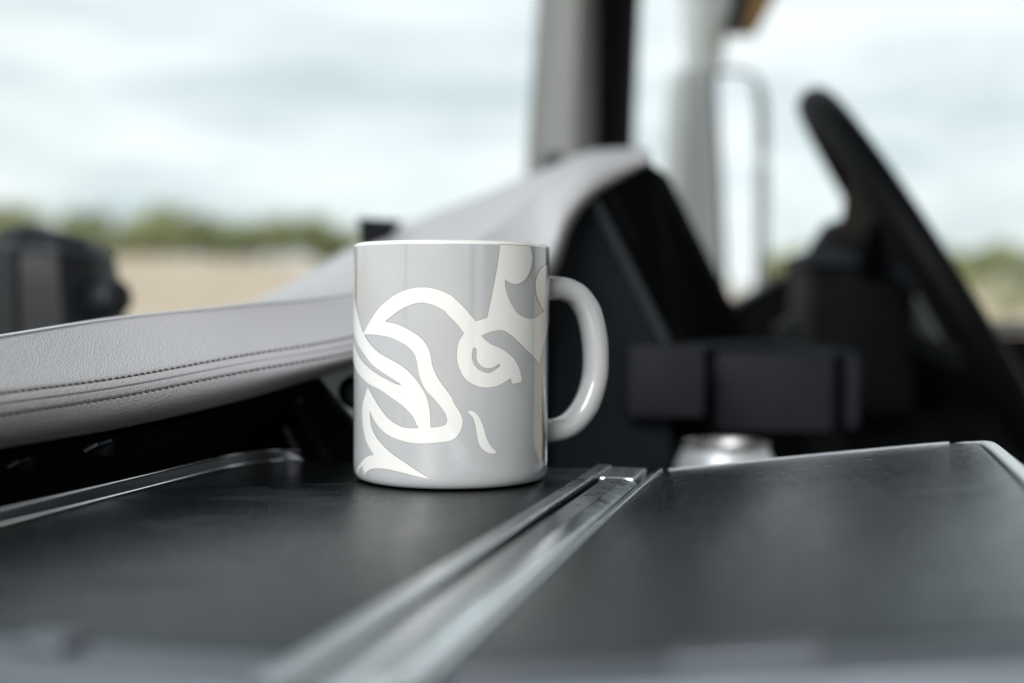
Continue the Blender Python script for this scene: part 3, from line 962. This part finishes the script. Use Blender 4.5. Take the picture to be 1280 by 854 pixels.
for v, hv in ((-.0172, .0172),):
    finish('end_block', box_bm(tl(-.0146, v, -.0049), (TU, TV, Vector((0, 0, 1))), (.0078, hv, .0056), .0012, 4), M['alu_rail'], HR, angle=30)

# ------------------------------------------------------------------ the mug
MC = Vector(((564.3 - 640) / F_PX * .54, .54, 0.0003))
MR, MH = .041, .0982
MUG = thing('mug', 'grey glazed mug with white stylised bird emblem standing on the tray', 'mug', MC)
prof = [(0, .0022), (.034, .0022), (.0352, .0004), (.0368, .0000), (.0383, .0003), (.0397, .0011), (.0406, .0027), (MR - .0001, .0048), (MR, .008), (MR, .03), (MR, .06), (MR, .09), (MR, MH - .0015)]
finish('cup_wall', lathe(MC, prof, 128), M['glaze_grey'], MUG)
prof = [(MR, MH - .0015), (MR - .0001, MH - .0010), (MR - .0005, MH - .0005), (MR - .0013, MH), (MR - .0022, MH - .0004), (MR - .0028, MH - .0014), (MR - .003, MH - .003)]
finish('rim', lathe(MC, prof, 128), M['glaze_white'], MUG)
prof = [(MR - .003, MH - .003), (MR - .0031, .05), (MR - .0033, .012), (MR - .006, .0065), (.02, .0055), (0, .0055)]
finish('inner_wall', lathe(MC, prof, 96), M['glaze_white'], MUG)
# handle, turned a little away from the camera
HA = math.radians(20)
hd = Vector((math.cos(HA), math.sin(HA), 0))
HPX = [(672, 362), (688, 361), (704, 362), (721, 370), (735, 390), (742, 418), (744.5, 447), (742.5, 475), (734, 502), (721, 522), (706, 534), (689, 538.5), (672, 538)]
hp = []
for x, y in HPX:
    r = .045
    for _ in range(6):
        D = MC.y + r * math.sin(HA)
        r = (at(x, y, D).x - MC.x) / math.cos(HA)
    q = MC + hd * r
    hp.append(Vector((q.x, q.y, at(x, y, D).z)))
hp = catmull(hp, 5)
perp = Vector((-hd.y, hd.x, 0))
def hring2(i, n):
    f = i / (n - 1)
    e = abs(f - .5) * 2
    flare = 1 + .22 * max(0, e - .86) / .14
    a, b = .0068 * flare, .0052 * flare
    res = []
    for j in range(20):
        t = 2 * math.pi * j / 20
        c, s = math.cos(t), math.sin(t)
        res.append((b * math.copysign(abs(c) ** .85, c), a * math.copysign(abs(s) ** .85, s)))
    return res
finish('handle', sweep(hp, hring2, up=perp), M['glaze_grey'], MUG, angle=0)

# emblem: outlines measured on the photograph, wrapped on the cylinder as raised white glaze
ORG = {1: (435, 290), 2: (560, 290), 3: (435, 390), 4: (560, 390), 5: (435, 490), 6: (560, 490)}
def tr6(lst):
    out, cur = [], None
    for q in lst:
        if isinstance(q, int):
            cur = ORG[q]
        else:
            out.append((cur[0] + q[0] / 6.569, cur[1] + q[1] / 6.569))
    return out
def wrap(px, py):
    """photograph pixel -> (arc length mm, height mm) on the mug wall"""
    d = ray(px, py)
    o = CAM - MC
    a = d.x ** 2 + d.y ** 2
    b = o.x * d.x + o.y * d.y
    c = o.x ** 2 + o.y ** 2 - MR ** 2
    disc = b * b - a * c
    lim = 0.0
    if disc < 0:
        # beyond the outline: carry on round the wall
        t = -b / a
        q = o + d * t
        over = (math.hypot(q.x, q.y) - MR) * 1000
        thx = math.atan2(q.x, -q.y)
        return ((thx + math.copysign(over * .10, thx)) * MR * 1000, q.z * 1000)
    t = (-b - math.sqrt(disc)) / a
    q = o + d * t
    return (math.atan2(q.x, -q.y) * MR * 1000, q.z * 1000)
def smooth_poly(pts, n=4, corner=42):
    m = len(pts)
    P = [Vector(p) for p in pts]
    cs = []
    for i in range(m):
        a, b = P[i] - P[i - 1], P[(i + 1) % m] - P[i]
        if a.length > 0 and b.length > 0 and math.degrees(a.angle(b)) > corner:
            cs.append(i)
    if not cs:
        return catmull(P, n, True)
    out = []
    for k, i in enumerate(cs):
        j = cs[(k + 1) % len(cs)]
        L = (j - i) % m or m
        run = [P[(i + q) % m] for q in range(L + 1)]
        out += catmull(run, n)[:-1] if len(run) > 2 else run[:-1]
    return out
WHITE = [
 [1, (130, 835), (180, 740), (250, 635), (330, 560), (420, 500), (520, 465), (610, 455), (700, 465), (780, 490), (850, 525), 2, (60, 553), (120, 610), (180, 680), (225, 735), (250, 800),
  (130, 830), (60, 742), (0, 683), 1, (800, 655), (740, 618), (680, 594), (615, 580), (550, 588), (470, 618), (400, 660), (350, 700), (310, 735), (250, 845)],
 [3, (300, 80), (380, 95), (450, 120), (540, 170), (610, 225), (655, 290), (680, 360), (690, 430), (715, 500), (760, 580), (810, 645), (854, 710), 6, (50, 95), (90, 155), (115, 210), (120, 250), (110, 300), (85, 350), (50, 385), (0, 405),
  5, (740, 415), (650, 422), (560, 422), (480, 410), (400, 385), (320, 345), (260, 290), (215, 225), (180, 150), (185, 220), (200, 300), (240, 380), (300, 450), (380, 520), (470, 580), (570, 650), (675, 716),
  (560, 690), (470, 668), (400, 650), (320, 632), (230, 628), (180, 640), (140, 670), (115, 710), (105, 750), (58, 720), (68, 680), (85, 620), (120, 570), (160, 532), (215, 515),
  (165, 430), (135, 330), (120, 200), (125, 100), (145, 30), (165, -38), (190, 5), (220, 60), (270, 140), (330, 215), (390, 260), (450, 290), (520, 298), (585, 297), (680, 293), (740, 288), (800, 270), (815, 235), (800, 180), (760, 120),
  3, (700, 705), (640, 640), (600, 560), (578, 480), (568, 410), (545, 345), (500, 290), (420, 240), (330, 205), (230, 188), (130, 185)],
 [1, (20, 380), (50, 520), (70, 620), (100, 740), (132, 835), 3, (190, 270), (270, 345), (380, 405), (470, 465), (550, 545), (610, 630), (650, 710), (670, 800), 5, (675, 200), (680, 300), (640, 330), (585, 300), (540, 210), (500, 160), (440, 105), (370, 55),
  3, (270, 640), (180, 595), (120, 540), (80, 490), (55, 430), (35, 350), (10, 280)],
 [2, (225, 735), (320, 705), (345, 590), (375, 440), (400, 300), (420, 160), (428, 50), (632, 50), (655, 92), (680, 150), (690, 220), (675, 310), (640, 380), (590, 420), (540, 428), (500, 415), (465, 388), (468, 450), (485, 520), (520, 600), (570, 670), (630, 705),
  (690, 712), (740, 690), (785, 648), (750, 590), (725, 520), (715, 450), (720, 390), (740, 330), (770, 290), (800, 272), (835, 300), (852, 400), (858, 600), (850, 690), 4, (828, 80), (800, 200), (770, 310), (742, 428), (700, 370), (640, 310), (570, 240), (500, 180), (440, 150), (360, 160), (272, 195),
  (310, 235), (360, 270), (430, 300), (490, 340), (540, 390), (575, 450), (595, 510), (604, 550), (598, 577), (528, 592), (510, 545), (450, 585), (390, 610), (320, 622), (250, 612), (180, 580), (130, 535), (95, 470), (75, 400), (75, 310), (90, 240), (115, 200), (132, 172), (160, 100)],
]
GREY = [
 [3, (20, 60), (45, 140), (62, 200), (90, 270), (140, 350), (200, 430), (280, 492), (360, 543), (420, 582), (440, 602), (395, 592), (330, 560), (250, 515), (180, 465), (120, 405), (80, 335), (55, 260), (40, 190), (12, 100)],
 [4, (205, 300), (194, 350), (200, 400), (225, 450), (270, 485), (330, 500), (380, 480), (430, 440), (415, 424), (370, 455), (325, 462), (280, 450), (245, 415), (232, 370), (234, 305), (215, 292)],
]
DROP = [[6, (163, 160), (180, 150), (215, 165), (250, 200), (275, 250), (295, 310), (315, 380), (350, 445), (396, 490), (385, 505), (340, 505), (300, 485), (265, 450), (245, 400), (232, 330), (220, 260), (200, 205), (172, 180)]]
def inside(poly, x, y):
    c = False
    j = len(poly) - 1
    for i in range(len(poly)):
        xi, yi = poly[i]
        xj, yj = poly[j]
        if (yi > y) != (yj > y) and x < (xj - xi) * (y - yi) / (yj - yi) + xi:
            c = not c
        j = i
    return c
def emblem(name, whites, greys, label=None):
    conv = lambda L: [[(a, max(1.6, min(b, MH * 1000 - 1.6))) for a, b in (wrap(*p) for p in [tuple(v) for v in smooth_poly(tr6(q))])] for q in L]
    W, G = conv(whites), conv(greys)
    verts, edges = [], []
    for poly in W + G:
        k = len(verts)
        verts += [Vector(p) for p in poly]
        edges += [(k + i, k + (i + 1) % len(poly)) for i in range(len(poly))]
    xs = [v.x for v in verts]
    x = math.floor(min(xs)) - 2.0
    while x < max(xs) + 2:
        k = len(verts)
        verts += [Vector((x + .0137, -5)), Vector((x + .0137, 110))]
        edges.append((k, k + 1))
        x += 1.5
    vo, eo, fo, *_ = geometry.delaunay_2d_cdt(verts, edges, [], 0, 1e-4)
    keep = []
    for f in fo:
        cx = sum(vo[i].x for i in f) / len(f)
        cy = sum(vo[i].y for i in f) / len(f)
        if any(inside(p, cx, cy) for p in W) and not any(inside(p, cx, cy) for p in G):
            keep.append(tuple(f))
    cnt = {}
    for f in keep:
        for i in range(len(f)):
            e = (f[i], f[(i + 1) % len(f)])
            cnt[e] = cnt.get(e, 0) + 1
    bnd = [e for e in cnt if (e[1], e[0]) not in cnt]
    nrm = {}
    for a, b in bnd:
        d = (vo[b] - vo[a])
        if d.length < 1e-9:
            continue
        d.normalize()
        n = Vector((d.y, -d.x))
        for i in (a, b):
            nrm[i] = nrm.get(i, Vector((0, 0))) + n
    def P(v, h):
        t = v.x / (MR * 1000)
        z = v.y / 1000
        r = MR + h - (.0026 * ((.0066 - z) / .0066) ** 2.2 if 0 < z < .0066 else 0)
        return MC + Vector((r * math.sin(t), -r * math.cos(t), v.y / 1000))
    bm = bmesh.new()
    H = .00022
    top, low = {}, {}
    for f in keep:
        for i in f:
            if i not in top:
                n = nrm.get(i)
                v = vo[i]
                top[i] = bm.verts.new(P(v, H))
    for i, n in nrm.items():
        n = n.normalized() if n.length > 1e-6 else n
        low[i] = bm.verts.new(P(vo[i] + n * .30, -.00004))
    for f in keep:
        try:
            bm.faces.new([top[i] for i in f])
        except ValueError:
            pass
    for a, b in bnd:
        if a in low and b in low:
            try:
                f = bm.faces.new((top[b], top[a], low[a], low[b]))
                f.material_index = 1
            except ValueError:
                pass
    # radial normals keep the glaze reading as one curved wall
    off = root_loc(MUG)
    me = bpy.data.meshes.new(name)
    for v in bm.verts:
        v.co -= off
    bm.to_mesh(me)
    bm.free()
    me.materials.append(M['glaze_white'])
    me.materials.append(M['glaze_line'])
    me.polygons.foreach_set('use_smooth', [True] * len(me.polygons))
    nr = []
    for v in me.vertices:
        n = Vector((v.co.x, v.co.y, 0)).normalized()
        nr.append(n)
    me.normals_split_custom_set_from_vertices(nr)
    ob = bpy.data.objects.new(name, me)
    COL.objects.link(ob)
    ob.parent = MUG
    if label:
        ob['label'] = label
    return ob
emblem('emblem', WHITE, GREY, 'white raised bird head and wing emblem wrapped round the mug')
emblem('emblem_stroke', DROP, [], 'small white curved stroke below the emblem eye')
